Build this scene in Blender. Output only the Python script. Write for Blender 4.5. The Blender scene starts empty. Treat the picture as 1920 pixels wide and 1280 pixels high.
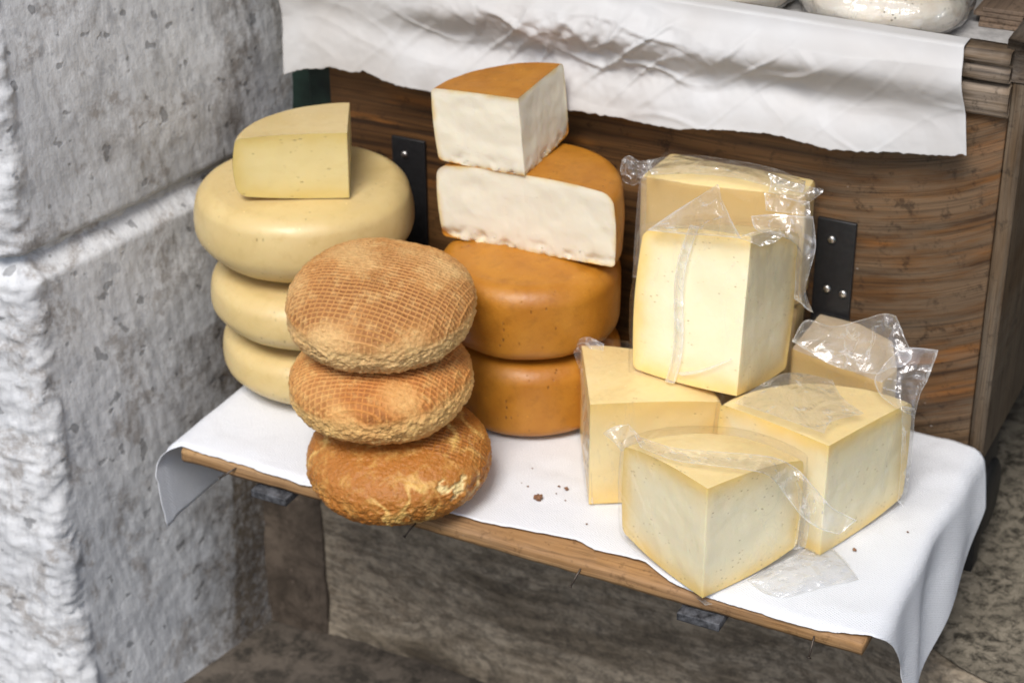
import bpy, math, random
from mathutils import Vector, Matrix, noise
random.seed(7)
R_=math.radians
sc=bpy.context.scene
COL=bpy.data.collections.new('Scene'); sc.collection.children.link(COL)

# ------------------------------------------------------------------ camera
F=3730.0; PW,PH=1920,1280
CP=Vector((0.6855,-1.3636,1.0627)); pit,yaw,rol=R_(29),R_(27),R_(-0.5)
fw=Vector((-math.sin(yaw)*math.cos(pit),math.cos(yaw)*math.cos(pit),-math.sin(pit)))
rt=Vector((math.cos(yaw),math.sin(yaw),0)); up=rt.cross(fw)
rt2=rt*math.cos(rol)+up*math.sin(rol); up2=up*math.cos(rol)-rt*math.sin(rol)
cam=bpy.data.cameras.new('camera'); cam.sensor_width=36; cam.lens=F/PW*36; cam.clip_end=200; cam.clip_start=.05
co=bpy.data.objects.new('camera',cam); COL.objects.link(co)
M=Matrix((rt2,up2,-fw)).transposed().to_4x4(); M.translation=CP; co.matrix_world=M
cam.dof.use_dof=True; cam.dof.focus_distance=1.62; cam.dof.aperture_fstop=9
sc.camera=co
def ray(px,py): return (fw*F+rt2*(px-PW/2)-up2*(py-PH/2)).normalized()
# measured positions: where a sight line meets a real plane of the scene
def onz(px,py,z=0):
    d=ray(px,py); return CP+d*((z-CP.z)/d.z)
def ony(px,py,y):
    d=ray(px,py); return CP+d*((y-CP.y)/d.y)
def onx(px,py,x):
    d=ray(px,py); return CP+d*((x-CP.x)/d.x)

# ------------------------------------------------------------------ helpers
def tag(o,label=None,cat=None,group=None,kind=None):
    if label:o['label']=label
    if cat:o['category']=cat
    if group:o['group']=group
    if kind:o['kind']=kind
    return o
def empty(name,loc,label=None,cat=None,group=None,kind=None):
    o=bpy.data.objects.new(name,None); COL.objects.link(o); o.location=loc; o.empty_display_size=.02
    return tag(o,label,cat,group,kind)
def mesh(name,verts,faces,mat,parent=None,smooth=True,attrs=None,loc=None):
    """verts are in world space; object origin goes to loc (or the parent's location)"""
    org=Vector(loc) if loc is not None else (parent.location.copy() if parent else Vector((0,0,0)))
    me=bpy.data.meshes.new(name)
    me.from_pydata([tuple(Vector(v)-org) for v in verts],[],faces)
    if attrs:
        for k,vals in attrs.items():
            a=me.attributes.new(k,'FLOAT','POINT'); a.data.foreach_set('value',vals)
    me.update()
    if smooth: me.polygons.foreach_set('use_smooth',[True]*len(me.polygons))
    me.materials.append(mat)
    o=bpy.data.objects.new(name,me); COL.objects.link(o)
    if parent: o.parent=parent
    else: o.location=org
    if parent is not None and loc is not None: o.location=org-parent.location
    return o
def N(p,s=1.0,o=0.0): return noise.noise(Vector((p[0]*s+o,p[1]*s+o*1.7,p[2]*s-o)))
def FB(p,s=1.0,oc=4,o=0.0): return noise.fractal(Vector((p[0]*s+o,p[1]*s+o*1.7,p[2]*s-o)),1.0,2.0,oc)
def grid_faces(nu,nv,wrap=False,off=0,flip=False):
    f=[]
    for i in range(nu if wrap else nu-1):
        for j in range(nv-1):
            a=off+i*nv+j; b=off+((i+1)%nu)*nv+j
            q=(a,b,b+1,a+1)
            f.append(q[::-1] if flip else q)
    return f
class MB:
    def __init__(s): s.v=[];s.f=[]
    def box(s,x0,x1,y0,y1,z0,z1,bev=.0015,rough=0,seed=0):
        import bmesh
        bm=bmesh.new(); bmesh.ops.create_cube(bm,size=1)
        for v in bm.verts:
            v.co=Vector(((x0+x1)/2+v.co.x*(x1-x0),(y0+y1)/2+v.co.y*(y1-y0),(z0+z1)/2+v.co.z*(z1-z0)))
        if bev: bmesh.ops.bevel(bm,geom=bm.edges[:],offset=bev,segments=2,affect='EDGES',profile=.6)
        if rough:
            for v in bm.verts: v.co+=Vector((N(v.co,40,seed),N(v.co,40,seed+5),N(v.co,40,seed+9)))*rough
        o=len(s.v); bm.verts.index_update()
        s.v+= [v.co.copy() for v in bm.verts]; s.f+=[tuple(o+v.index for v in f.verts) for f in bm.faces]; bm.free(); return s
    def tube(s,pts,r,n=8,cap=True):
        pts=[Vector(p) for p in pts]; o=len(s.v)
        rr=r if isinstance(r,(list,tuple)) else [r]*len(pts)
        for i,p in enumerate(pts):
            t=(pts[min(i+1,len(pts)-1)]-pts[max(i-1,0)]).normalized()
            a=t.orthogonal().normalized() if i==0 else (a-t*a.dot(t)).normalized()
            b=t.cross(a)
            for k in range(n):
                c=2*math.pi*k/n; s.v.append(p+(a*math.cos(c)+b*math.sin(c))*rr[i])
        for i in range(len(pts)-1):
            for k in range(n):
                q=o+i*n; s.f.append((q+k,q+(k+1)%n,q+n+(k+1)%n,q+n+k))
        if cap:
            s.f.append(tuple(o+k for k in range(n))[::-1]); s.f.append(tuple(o+(len(pts)-1)*n+k for k in range(n)))
        return s
    def blob(s,c,r,seed=0,n=8,sq=(1,1,1)):
        o=len(s.v); c=Vector(c)
        for i in range(n):
            for j in range(n//2+1):
                a=2*math.pi*i/n; b=math.pi*j/(n//2)
                d=Vector((math.cos(a)*math.sin(b),math.sin(a)*math.sin(b),math.cos(b)))
                k=r*(1+.8*N(d,1.9,seed)); s.v.append(c+Vector((d.x*sq[0],d.y*sq[1],d.z*sq[2]))*k)
        s.f+=grid_faces(n,n//2+1,True,o); return s
    def build(s,name,mat,parent=None,smooth=True,loc=None): return mesh(name,s.v,s.f,mat,parent,smooth,None,loc)

# ------------------------------------------------------------------ material toolkit
class NT:
    def __init__(s,name):
        s.m=bpy.data.materials.new(name); s.m.use_nodes=True; s.t=s.m.node_tree; s.t.nodes.clear()
        s.out=s.n('ShaderNodeOutputMaterial'); s._obj=None
    def n(s,t,**k):
        x=s.t.nodes.new(t)
        for a,b in k.items(): setattr(x,a,b)
        return x
    def l(s,a,b): s.t.links.new(a,b)
    def set(s,sock,v):
        if hasattr(v,'is_linked') or isinstance(v,bpy.types.NodeSocket): s.l(v,sock)
        else:
            if isinstance(v,(tuple,list)) and len(v)==3 and sock.type=='RGBA': v=(*v,1)
            sock.default_value=v
    def obj(s):
        if not s._obj:
            s._obj=s.n('ShaderNodeNewGeometry').outputs['Position']
        return s._obj
    def loc(s): return s.n('ShaderNodeTexCoord').outputs['Object']
    def map(s,vec,scale=(1,1,1),rot=(0,0,0),loc=(0,0,0)):
        m=s.n('ShaderNodeMapping'); s.l(vec,m.inputs['Vector']); m.inputs['Scale'].default_value=scale; m.inputs['Rotation'].default_value=rot; m.inputs['Location'].default_value=loc
        return m.outputs[0]
    def noise(s,vec,scale,detail=4,rough=.55,dist=0,out='Fac'):
        x=s.n('ShaderNodeTexNoise'); s.l(vec,x.inputs['Vector']); x.inputs['Scale'].default_value=scale; x.inputs['Detail'].default_value=detail
        x.inputs['Roughness'].default_value=rough; x.inputs['Distortion'].default_value=dist; return x.outputs[out]
    def vor(s,vec,scale,feature='F1',out='Distance',rand=1):
        x=s.n('ShaderNodeTexVoronoi',feature=feature); s.l(vec,x.inputs['Vector']); x.inputs['Scale'].default_value=scale; x.inputs['Randomness'].default_value=rand
        return x.outputs[out]
    def ramp(s,f,stops,interp='LINEAR'):
        x=s.n('ShaderNodeValToRGB'); s.l(f,x.inputs[0]); r=x.color_ramp; r.interpolation=interp
        while len(r.elements)<len(stops): r.elements.new(.5)
        for e,(p,c) in zip(r.elements,stops):
            e.position=p; e.color=(c,c,c,1) if isinstance(c,(int,float)) else (*c,1)
        return x.outputs[0]
    def mix(s,f,a,b,mode='MIX'):
        x=s.n('ShaderNodeMix',data_type='RGBA',blend_type=mode); s.set(x.inputs[0],f); s.set(x.inputs[6],a); s.set(x.inputs[7],b); return x.outputs[2]
    def math(s,op,a,b=0,c=0,clamp=False):
        x=s.n('ShaderNodeMath',operation=op,use_clamp=clamp); s.set(x.inputs[0],a); s.set(x.inputs[1],b); s.set(x.inputs[2],c); return x.outputs[0]
    def attr(s,name): return s.n('ShaderNodeAttribute',attribute_name=name).outputs['Fac']
    def bump(s,h,strength=.3,dist=.001,normal=None):
        x=s.n('ShaderNodeBump'); s.l(h,x.inputs['Height']); x.inputs['Strength'].default_value=strength; x.inputs['Distance'].default_value=dist
        if normal is not None: s.l(normal,x.inputs['Normal'])
        return x.outputs[0]
    def bsdf(s,color,rough=.5,normal=None,spec=.5,sss=0,sssr=(.01,.006,.003),coat=0,metal=0,coatr=.1,surf=True,**k):
        x=s.n('ShaderNodeBsdfPrincipled'); s.set(x.inputs['Base Color'],color); s.set(x.inputs['Roughness'],rough)
        s.set(x.inputs['Specular IOR Level'],spec); s.set(x.inputs['Metallic'],metal)
        if sss: x.inputs['Subsurface Weight'].default_value=sss; x.inputs['Subsurface Radius'].default_value=sssr; x.inputs['Subsurface Scale'].default_value=1
        if coat: x.inputs['Coat Weight'].default_value=coat; x.inputs['Coat Roughness'].default_value=coatr
        if normal is not None: s.l(normal,x.inputs['Normal'])
        if surf: s.l(x.outputs[0],s.out.inputs[0])
        return x
    def sep(s,vec):
        x=s.n('ShaderNodeSeparateXYZ'); s.l(vec,x.inputs[0]); return x.outputs
    def comb(s,x,y,z):
        c=s.n('ShaderNodeCombineXYZ'); s.set(c.inputs[0],x); s.set(c.inputs[1],y); s.set(c.inputs[2],z); return c.outputs[0]

def mat_paste(name,core,edge,edge_w=.016,speck=.3,eyes=0,rough=.5):
    t=NT(name); v=t.loc(); rd=t.attr('rd')
    n1=t.noise(v,35,3); 
    w=t.math('MULTIPLY_ADD',n1,.014,-.007); r2=t.math('ADD',rd,w)
    f=t.ramp(t.math('DIVIDE',r2,edge_w*2),[(0,1),(.18,.8),(.5,.3),(1,0)])
    c=t.mix(f,core,edge)
    blot=t.ramp(t.noise(v,22,5,.65),[(.35,0),(.7,1)])
    c=t.mix(t.math('MULTIPLY',blot,.15),c,tuple(x*y for x,y in zip(core,(.86,.82,.66))))
    # small marks: elongated curd openings
    vm=t.map(v,(1,1,2.2)); s1=t.vor(vm,130); gate=t.ramp(t.noise(v,38,2),[(.52,0),(.58,1)])
    m=t.math('MULTIPLY',t.ramp(s1,[(.10,1),(.2,0)]),gate)
    c=t.mix(t.math('MULTIPLY',m,speck),c,tuple(x*.45 for x in edge))
    h=t.math('MULTIPLY_ADD',m,-1.2,t.noise(v,120,4,.6))
    h=t.math('MULTIPLY_ADD',t.noise(v,30,3),1.5,h)
    if eyes:
        e=t.vor(t.map(v,(1,1,2.2),loc=(.3,.1,.2)),80); g=t.ramp(t.noise(v,40,2),[(.47,0),(.53,1)])
        em=t.math('MULTIPLY',t.ramp(e,[(.10,1),(.2,0)]),g)
        c=t.mix(t.math('MULTIPLY',em,.45),c,(.22,.15,.05)); h=t.math('MULTIPLY_ADD',em,-3,h)
    bev=t.n('ShaderNodeBevel',samples=4); bev.inputs[0].default_value=.0018
    t.bsdf(c,rough,t.bump(h,.35,.0007,bev.outputs[0]),.4,.35,(.006,.004,.0018)); return t.m
def mat_rind(name,c1,c2,c3,rough=.38,bs=.25,scale=1,coat=.15,mott=.6):
    t=NT(name); v=t.loc()
    a=t.ramp(t.noise(v,14*scale,5,.6),[(.3,0),(.72,1)])
    c=t.mix(t.math('MULTIPLY',a,mott),c1,c2)
    b=t.ramp(t.noise(v,70,4,.7),[(.5,0),(.75,1)]); c=t.mix(t.math('MULTIPLY',b,.35),c,c3)
    sp=t.math('MULTIPLY',t.ramp(t.vor(v,150),[(.07,1),(.16,0)]),t.ramp(t.noise(v,45,2),[(.6,0),(.66,1)]))
    c=t.mix(t.math('MULTIPLY',sp,.6),c,tuple(min(1,x*1.5) for x in c2))
    sc_=t.math('MULTIPLY',t.ramp(t.vor(t.map(v,(1,1,.5)),190),[(.12,1),(.24,0)]),t.ramp(t.noise(v,28,3),[(.57,0),(.63,1)]))
    c=t.mix(t.math('MULTIPLY',sc_,.55),c,tuple(x*.4 for x in c3))
    rr=t.math('MULTIPLY_ADD',t.noise(v,40,4),.25,rough-.12)
    h=t.math('ADD',t.noise(v,25,3),t.math('MULTIPLY',t.noise(v,220,3),.35)); h=t.math('MULTIPLY_ADD',sc_,-.6,h)
    t.bsdf(c,rr,t.bump(h,bs,.0012),.5,.2,(.006,.003,.001),coat,coatr=.25); return t.m
def mat_film(name,milk=.07,gl=1.0,bs=.5):
    t=NT(name); v=t.obj(); e=t.attr('ed')
    n1=t.noise(t.map(v,(1,1,.35)),38,5,.6,1.2); n2=t.vor(t.map(v,(1,.6,1)),30,'DISTANCE_TO_EDGE')
    h=t.math('ADD',t.math('MULTIPLY',n1,1.0),t.math('MULTIPLY',t.ramp(n2,[(0,1),(.12,0)]),.35))
    nb=t.bump(h,bs,.0035)
    lw=t.n('ShaderNodeLayerWeight'); lw.inputs[0].default_value=.5; t.l(nb,lw.inputs['Normal'])
    f=t.math('MULTIPLY_ADD',t.math('POWER',lw.outputs['Facing'],4),.5*gl,.05*gl); f=t.math('ADD',f,t.math('MULTIPLY',e,.08),clamp=True)
    tr=t.n('ShaderNodeBsdfTransparent'); tr.inputs[0].default_value=(.995,.995,.995,1)
    g=t.n('ShaderNodeBsdfGlossy'); g.inputs['Roughness'].default_value=.14; g.inputs[0].default_value=(1,1,1,1); t.l(nb,g.inputs['Normal'])
    d=t.n('ShaderNodeBsdfDiffuse'); d.inputs[0].default_value=(.95,.95,.93,1)
    tl=t.n('ShaderNodeBsdfTranslucent'); tl.inputs[0].default_value=(.95,.95,.93,1)
    dm=t.n('ShaderNodeMixShader'); dm.inputs[0].default_value=.4; t.l(d.outputs[0],dm.inputs[1]); t.l(tl.outputs[0],dm.inputs[2])
    cre=t.ramp(n1,[(.55,0),(.575,1),(.60,.1),(.66,0)])
    gt=t.ramp(t.noise(v,14,2),[(.48,0),(.6,1)]); mk=t.math('ADD',t.math('MULTIPLY',t.math('MULTIPLY',cre,gt),milk*2+.06),t.math('MULTIPLY_ADD',e,.42,milk),clamp=True)  # milky plastic, whitened further at creases and edges as painted highlights
    m1=t.n('ShaderNodeMixShader'); t.l(mk,m1.inputs[0]); t.l(tr.outputs[0],m1.inputs[1]); t.l(dm.outputs[0],m1.inputs[2])
    m2=t.n('ShaderNodeMixShader'); t.l(f,m2.inputs[0]); t.l(m1.outputs[0],m2.inputs[1]); t.l(g.outputs[0],m2.inputs[2])
    t.l(m2.outputs[0],t.out.inputs[0]); return t.m

def mat_wood(name,dark,mid,light,axis='x',freq=90,grey=0,greyc=(.16,.14,.12),arc=False,orange=None,rough=.6,bs=.4):
    t=NT(name); p=t.obj(); s=t.sep(p)
    if axis=='x': L,A,B=s[0],s[2],s[1]
    elif axis=='y': L,A,B=s[1],s[2],s[0]
    else: L,A,B=s[2],s[0],s[1]
    if arc:
        k=t.math('MAXIMUM',t.math('SUBTRACT',L,.16),0); A=t.math('SUBTRACT',A,t.math('MULTIPLY',t.math('MULTIPLY',k,k),1.6))
    w=t.noise(t.comb(t.math('MULTIPLY',L,4.0),t.math('MULTIPLY',A,5),B),1,1,.4)
    A2=t.math('MULTIPLY_ADD',w,.018,A)
    wv=t.noise(t.comb(t.math('MULTIPLY',L,1.2),t.math('MULTIPLY',A2,freq),t.math('MULTIPLY',B,30)),1,4,.65)
    ph=t.math('MULTIPLY_ADD',t.noise(t.comb(t.math('MULTIPLY',L,2.0),t.math('MULTIPLY',A,14),B),1,2,.45),3.6,t.math('MULTIPLY',A,freq*.42))
    ring=t.ramp(t.math('FRACT',ph),[(0,1),(.10,.35),(.3,0),(.75,.05),(.93,.7),(1,1)])
    ringm=t.math('MULTIPLY',ring,t.ramp(t.noise(t.comb(t.math('MULTIPLY',L,6),t.math('MULTIPLY',A,60),B),1,4,.7),[(.36,0),(.6,1)]))
    fine=t.noise(t.comb(t.math('MULTIPLY',L,11),t.math('MULTIPLY',A2,freq*5),t.math('MULTIPLY',B,300)),1,3,.6)
    g=t.ramp(wv,[(.33,0),(.47,.55),(.6,1)])
    c=t.mix(g,dark,mid); c=t.mix(t.ramp(t.noise(t.comb(t.math('MULTIPLY',L,3),t.math('MULTIPLY',A2,22),B),1,3),[(.45,0),(.7,1)]),c,light)
    if orange:
        o=t.ramp(t.noise(t.comb(t.math('MULTIPLY',L,7),t.math('MULTIPLY',A,38),t.math('MULTIPLY_ADD',B,1,3.3)),1,3,.55),[(.56,0),(.66,1)])
        c=t.mix(t.math('MULTIPLY',o,.75),c,orange)
    if grey:
        gx=t.ramp(t.math('ADD',L,t.math('MULTIPLY_ADD',t.noise(p,9,3),.25,-.125)),[(.02,0),(.22,1)]) if arc else t.ramp(t.noise(p,8,3),[(.3,.4),(.6,1)])
        gm=t.math('MULTIPLY',t.math('MULTIPLY',gx,grey),t.ramp(t.noise(t.comb(t.math('MULTIPLY',L,9),t.math('MULTIPLY',A2,50),B),1,4,.7),[(.38,0),(.55,1)]))
        c=t.mix(gm,c,greyc)
    c=t.mix(t.math('MULTIPLY',ringm,.55),c,tuple(x*.9 for x in dark))
    c=t.mix(t.ramp(fine,[(.3,.6),(.5,0)]),c,tuple(x*.35 for x in dark))
    dirt=t.ramp(t.noise(p,55,5,.8),[(.56,0),(.66,.6)]); c=t.mix(dirt,c,tuple(x*.6 for x in dark))
    sp=t.ramp(t.vor(t.map(p,(.6,1,1)),70),[(.035,1),(.07,0)]); sp=t.math('MULTIPLY',sp,t.ramp(t.noise(p,20,2),[(.55,0),(.6,1)]))
    c=t.mix(t.math('MULTIPLY',sp,.5),c,(.45,.42,.38))
    h=t.math('ADD',t.math('MULTIPLY_ADD',ringm,-.8,t.math('MULTIPLY',g,.4)),fine)
    t.bsdf(c,t.math('MULTIPLY_ADD',fine,-.25,rough+.12),t.bump(h,bs,.0009),.35); return t.m

def mat_crust(name,pale,brown,dark,cheesy=0):
    t=NT(name); v=t.loc(); pat=t.attr('pat'); br=t.attr('br'); ck=t.attr('ck')
    n=t.noise(v,55,5,.7); big=t.noise(v,18,4,.6)
    f=t.math('ADD',br,t.math('MULTIPLY_ADD',big,.9,-.45),clamp=True)
    c=t.mix(t.ramp(f,[(.15,0),(.85,1)]),pale,brown)
    c=t.mix(t.math('MULTIPLY',t.ramp(pat,[(.0,1),(.45,0)]),t.math('MULTIPLY_ADD',br,.75,.1)),c,dark)
    c=t.mix(t.math('MULTIPLY',t.ramp(n,[(.5,0),(.75,1)]),.5),c,tuple(min(.85,x*1.35) for x in pale))
    c=t.mix(t.math('MULTIPLY',ck,.85),c,tuple(x*.42 for x in brown))
    fine=t.noise(v,260,3,.7)
    c=t.mix(t.ramp(fine,[(.3,.35),(.5,0)]),c,tuple(x*.5 for x in brown))
    if cheesy:
        ch=t.attr('ch'); c=t.mix(ch,c,(.78,.60,.28))
    h=t.math('ADD',fine,t.math('MULTIPLY',t.noise(v,120,4,.7),1.5))
    t.bsdf(c,.68 if not cheesy else .38,t.bump(h,.9,.0015),.35,.12,(.004,.002,.001)); return t.m

def mat_plaster(name,rough_stucco=False,darken=0):
    t=NT(name); p=t.obj(); s=t.sep(p); st=t.attr('st')
    white=(.58,.59,.605); white2=(.75,.755,.755); grey=(.36,.37,.39); brown=(.13,.105,.08)
    c=t.mix(t.ramp(t.noise(p,7,4,.6),[(.3,0),(.7,1)]),white,white2)
    # chisel streaks, slanted
    q=t.map(p,(60,60,16),rot=(.25,.1,.1)); ch=t.noise(q,1.6,4,.65)
    c=t.mix(t.math('MULTIPLY',t.ramp(ch,[(.35,1),(.5,0)]),.45),c,grey)
    c=t.mix(t.math('MULTIPLY',t.ramp(t.noise(p,28,6,.72),[(.56,0),(.64,1)]),.55),c,grey)
    pa=t.math('MULTIPLY',t.ramp(t.noise(p,13,5,.7,.5),[(.52,0),(.6,1)]),t.ramp(t.noise(p,65,5,.75),[(.4,0),(.56,1)]))
    c=t.mix(t.math('MULTIPLY',pa,.6),c,(.24,.20,.165))
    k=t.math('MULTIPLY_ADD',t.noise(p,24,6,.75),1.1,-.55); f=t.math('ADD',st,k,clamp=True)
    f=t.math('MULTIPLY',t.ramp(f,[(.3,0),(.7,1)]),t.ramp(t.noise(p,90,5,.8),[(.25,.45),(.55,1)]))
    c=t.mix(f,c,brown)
    fl=t.ramp(t.noise(p,48,2,.5),[(.66,0),(.69,1)]); c=t.mix(t.math('MULTIPLY',fl,.6),c,(.17,.17,.175))
    h=t.math('ADD',t.math('MULTIPLY',ch,.8),t.math('ADD',t.noise(p,60,6,.7),t.math('MULTIPLY',t.noise(p,300,3,.6),.35)))
    h=t.math('MULTIPLY_ADD',fl,-.5,h)
    t.bsdf(c,.85,t.bump(h,.5,.0025),.2); return t.m
def mat_simple(name,c,rough=.5,metal=0,bs=.2,scale=120,var=.25,spec=.5):
    t=NT(name); p=t.obj(); n=t.noise(p,scale,4,.7)
    cc=t.mix(t.ramp(n,[(.35,0),(.7,1)]),tuple(x*(1-var) for x in c),tuple(x*(1+var) for x in c))
    t.bsdf(cc,rough,t.bump(n,bs,.0006),spec,metal=metal); return t.m
def mat_cloth():
    t=NT('embossed_tissue'); a=t.attr('cu'); b=t.attr('cv'); c=t.comb(t.math('MULTIPLY',a,1),t.math('MULTIPLY',b,1),0)
    d=t.vor(t.map(c,(1,1.0,1),rot=(0,0,.5)),430,rand=.25); w=t.ramp(d,[(.1,0),(.55,1)])
    p=t.obj(); big=t.noise(p,18,3)
    h=t.math('ADD',t.math('MULTIPLY',w,.8),t.math('MULTIPLY',big,2.0)); h=t.math('ADD',h,t.math('MULTIPLY',t.noise(p,900,2),.25))
    col=t.mix(t.ramp(w,[(0,0),(1,.10)]),(.84,.86,.89),(.70,.72,.77))
    stn=t.ramp(t.noise(p,40,4,.7),[(.66,0),(.76,1)]); col=t.mix(t.math('MULTIPLY',stn,.12),col,(.55,.5,.4))
    x=t.bsdf(col,.9,t.bump(h,.55,.0011),.15,surf=False)
    tl=t.n('ShaderNodeBsdfTranslucent'); tl.inputs[0].default_value=(.8,.83,.88,1)
    m=t.n('ShaderNodeMixShader'); m.inputs[0].default_value=.14; t.l(x.outputs[0],m.inputs[1]); t.l(tl.outputs[0],m.inputs[2]); t.l(m.outputs[0],t.out.inputs[0]); return t.m
def mat_paper():
    t=NT('butcher_paper'); p=t.obj()
    c=t.mix(t.ramp(t.noise(p,9,3,.5),[(.35,0),(.7,1)]),(.66,.66,.66),(.58,.56,.54))
    fold=t.vor(t.map(p,(1,1,1.6)),9,'DISTANCE_TO_EDGE')
    h=t.math('ADD',t.math('MULTIPLY',t.noise(p,16,3,.5),1.6),t.math('MULTIPLY',t.noise(p,300,2),.06))
    x=t.bsdf(c,.55,t.bump(h,.12,.006),.3,surf=False)
    tl=t.n('ShaderNodeBsdfTranslucent'); tl.inputs[0].default_value=(.7,.66,.6,1)
    m=t.n('ShaderNodeMixShader'); m.inputs[0].default_value=.12; t.l(x.outputs[0],m.inputs[1]); t.l(tl.outputs[0],m.inputs[2]); t.l(m.outputs[0],t.out.inputs[0]); return t.m
def mat_marble():
    t=NT('veined_marble'); p=t.obj()
    q=t.map(p,(2.2,3,9),rot=(0,.12,0))
    n=t.noise(q,1.7,7,.7,.35)
    c=t.ramp(n,[(.32,(.09,.07,.047)),(.44,(.24,.195,.14)),(.52,(.38,.32,.24)),(.57,(.22,.175,.125)),(.66,(.50,.44,.34))])
    v=t.ramp(t.noise(t.map(p,(3,3,8),rot=(0,.3,0)),2.2,8,.75,.4),[(.46,0),(.5,1),(.54,0)])
    c=t.mix(t.math('MULTIPLY',v,.5),c,(.03,.025,.02))
    c=t.mix(t.ramp(t.noise(p,80,5,.8),[(.35,.6),(.55,0)]),c,(.035,.03,.025))
    t.bsdf(c,.55,t.bump(t.noise(p,90,5,.7),.35,.001),.4); return t.m
def mat_ground(name,a,b,cc,sc1=60):
    t=NT(name); p=t.obj()
    f=t.ramp(t.noise(p,sc1,7,.78,.4),[(.4,0),(.56,1)]); c=t.mix(f,a,b)
    c=t.mix(t.ramp(t.noise(p,12,4,.6),[(.4,0),(.75,.8)]),c,cc)
    c=t.mix(t.ramp(t.noise(p,sc1*3,4,.7),[(.62,0),(.7,.7)]),c,tuple(x*1.7 for x in b))
    t.bsdf(c,.8,t.bump(t.noise(p,sc1,6,.75),.6,.002),.3); return t.m

YEL_R=mat_rind('pale_waxed_rind',(.59,.435,.18),(.67,.52,.25),(.46,.31,.105),.42,.45,1,.15,.9)
YEL_P=mat_paste('pale_yellow_paste',(.70,.58,.28),(.62,.47,.16),.012,.15,1)
ORA_R=mat_rind('smoked_orange_rind',(.38,.140,.010),(.50,.215,.022),(.17,.055,.005),.44,.8,1.6,.04,1.0)
ORA_P=mat_paste('white_smoked_paste',(.80,.75,.61),(.72,.55,.28),.0028,.12,0,.6)
CRM_P=mat_paste('cream_paste',(.88,.80,.55),(.86,.60,.19),.016,.8,0,.42)
CRM_P2=mat_paste('warm_cream_paste',(.85,.72,.41),(.83,.57,.19),.028,.7,0,.42)
CRM_R=mat_rind('cream_rind',(.82,.62,.27),(.87,.70,.38),(.66,.43,.14),.42,.2,1.3,.1)
TAN_P=mat_paste('tan_paste',(.70,.54,.27),(.62,.42,.16),.03,.3,0,.45)
FILM=mat_film('clear_plastic_film',.015,.55,.6)
FILM2=mat_film('crumpled_plastic_film',.13,2.0,1.0)
WOOD_F=mat_wood('plywood_front',(.022,.010,.004),(.135,.062,.020),(.19,.092,.032),'x',150,.5,(.16,.125,.085),True,(.27,.105,.022),.6,.3)
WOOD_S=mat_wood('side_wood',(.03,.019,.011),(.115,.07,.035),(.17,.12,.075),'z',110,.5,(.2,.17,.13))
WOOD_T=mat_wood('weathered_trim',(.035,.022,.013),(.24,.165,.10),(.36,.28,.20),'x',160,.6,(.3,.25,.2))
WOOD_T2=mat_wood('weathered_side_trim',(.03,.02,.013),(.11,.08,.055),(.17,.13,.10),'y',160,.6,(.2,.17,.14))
WOOD_B=mat_wood('pine_board',(.17,.085,.03),(.38,.21,.085),(.46,.28,.12),'x',150,.15,(.3,.25,.2),rough=.65)
WALL=mat_plaster('whitewashed_stone'); 
CLOTH=mat_cloth(); PAPER=mat_paper(); MARBLE=mat_marble()
BLACK=mat_simple('black_iron',(.012,.012,.013),.45,0,.25,200,.3,.4); ZINC=mat_simple('zinc_screw',(.55,.54,.52),.35,1,.2,600); RUST=mat_simple('nail_steel',(.10,.08,.065),.45,.8,.3,800)
ARM=mat_simple('worn_black_iron',(.07,.072,.078),.6,0,.5,120,.8,.3)
GREEN=mat_simple('dark_green_paint',(.012,.026,.02),.5,0,.5,30,.4,.4)
RUBBER_GAP=mat_simple('black_rubber_and_gap_shade',(.008,.008,.008),.6)  # castor rubber, also the painted darkness of the doorway gap
BROWNB=mat_wood('brown_board',(.11,.075,.05),(.27,.19,.13),(.34,.25,.18),'y',60,0)
GRND_U=mat_ground('speckled_stone_floor',(.03,.026,.019),(.24,.21,.16),(.08,.069,.052),60)
GRND_L=mat_ground('dark_worn_floor',(.035,.03,.024),(.12,.10,.08),(.055,.046,.037),30)
JAMB=mat_ground('dark_stained_stone',(.04,.03,.022),(.12,.093,.07),(.075,.057,.042),22)
CRUMB=mat_simple('brown_crumb',(.22,.10,.045),.7,0,.8,500,.6)

# ------------------------------------------------------------------ cheese builders
def rprof(R,h,dt=.003,db=.003,rt=.012,rb=.012,bulge=.004,n=14):
    """half section of a round cheese from top centre to bottom centre: list of (s,z)"""
    pts=[]; R=R-bulge
    s1=R-rt
    for i in range(n):
        q=s1*i/n; pts.append((q,h-dt*(q/s1)**3))
    for i in range(n+1):
        a=math.pi/2*i/n; pts.append((s1+rt*math.sin(a),h-dt-rt+rt*math.cos(a)))
    z0,z1=h-dt-rt,db+rb; s2=R-rb
    for i in range(1,n):
        u=i/n; pts.append((R,z0+(z1-z0)*u))
    for i in range(n+1):
        a=math.pi/2*i/n; pts.append((s2+rb*math.cos(a),db+rb-rb*math.sin(a)))
    for i in range(1,n+1):
        q=s2*(1-i/n); pts.append((q,db*(q/s2)**3))
    return [(q+bulge*max(0,math.sin(math.pi*z/h))*(q/R)**4,z) for q,z in pts]
def xf(loc,tx=0,ty=0,rz=0):
    m=Matrix.Translation(Vector(loc))@Matrix.Rotation(tx,4,'X')@Matrix.Rotation(ty,4,'Y')@Matrix.Rotation(rz,4,'Z')
    return m
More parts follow.
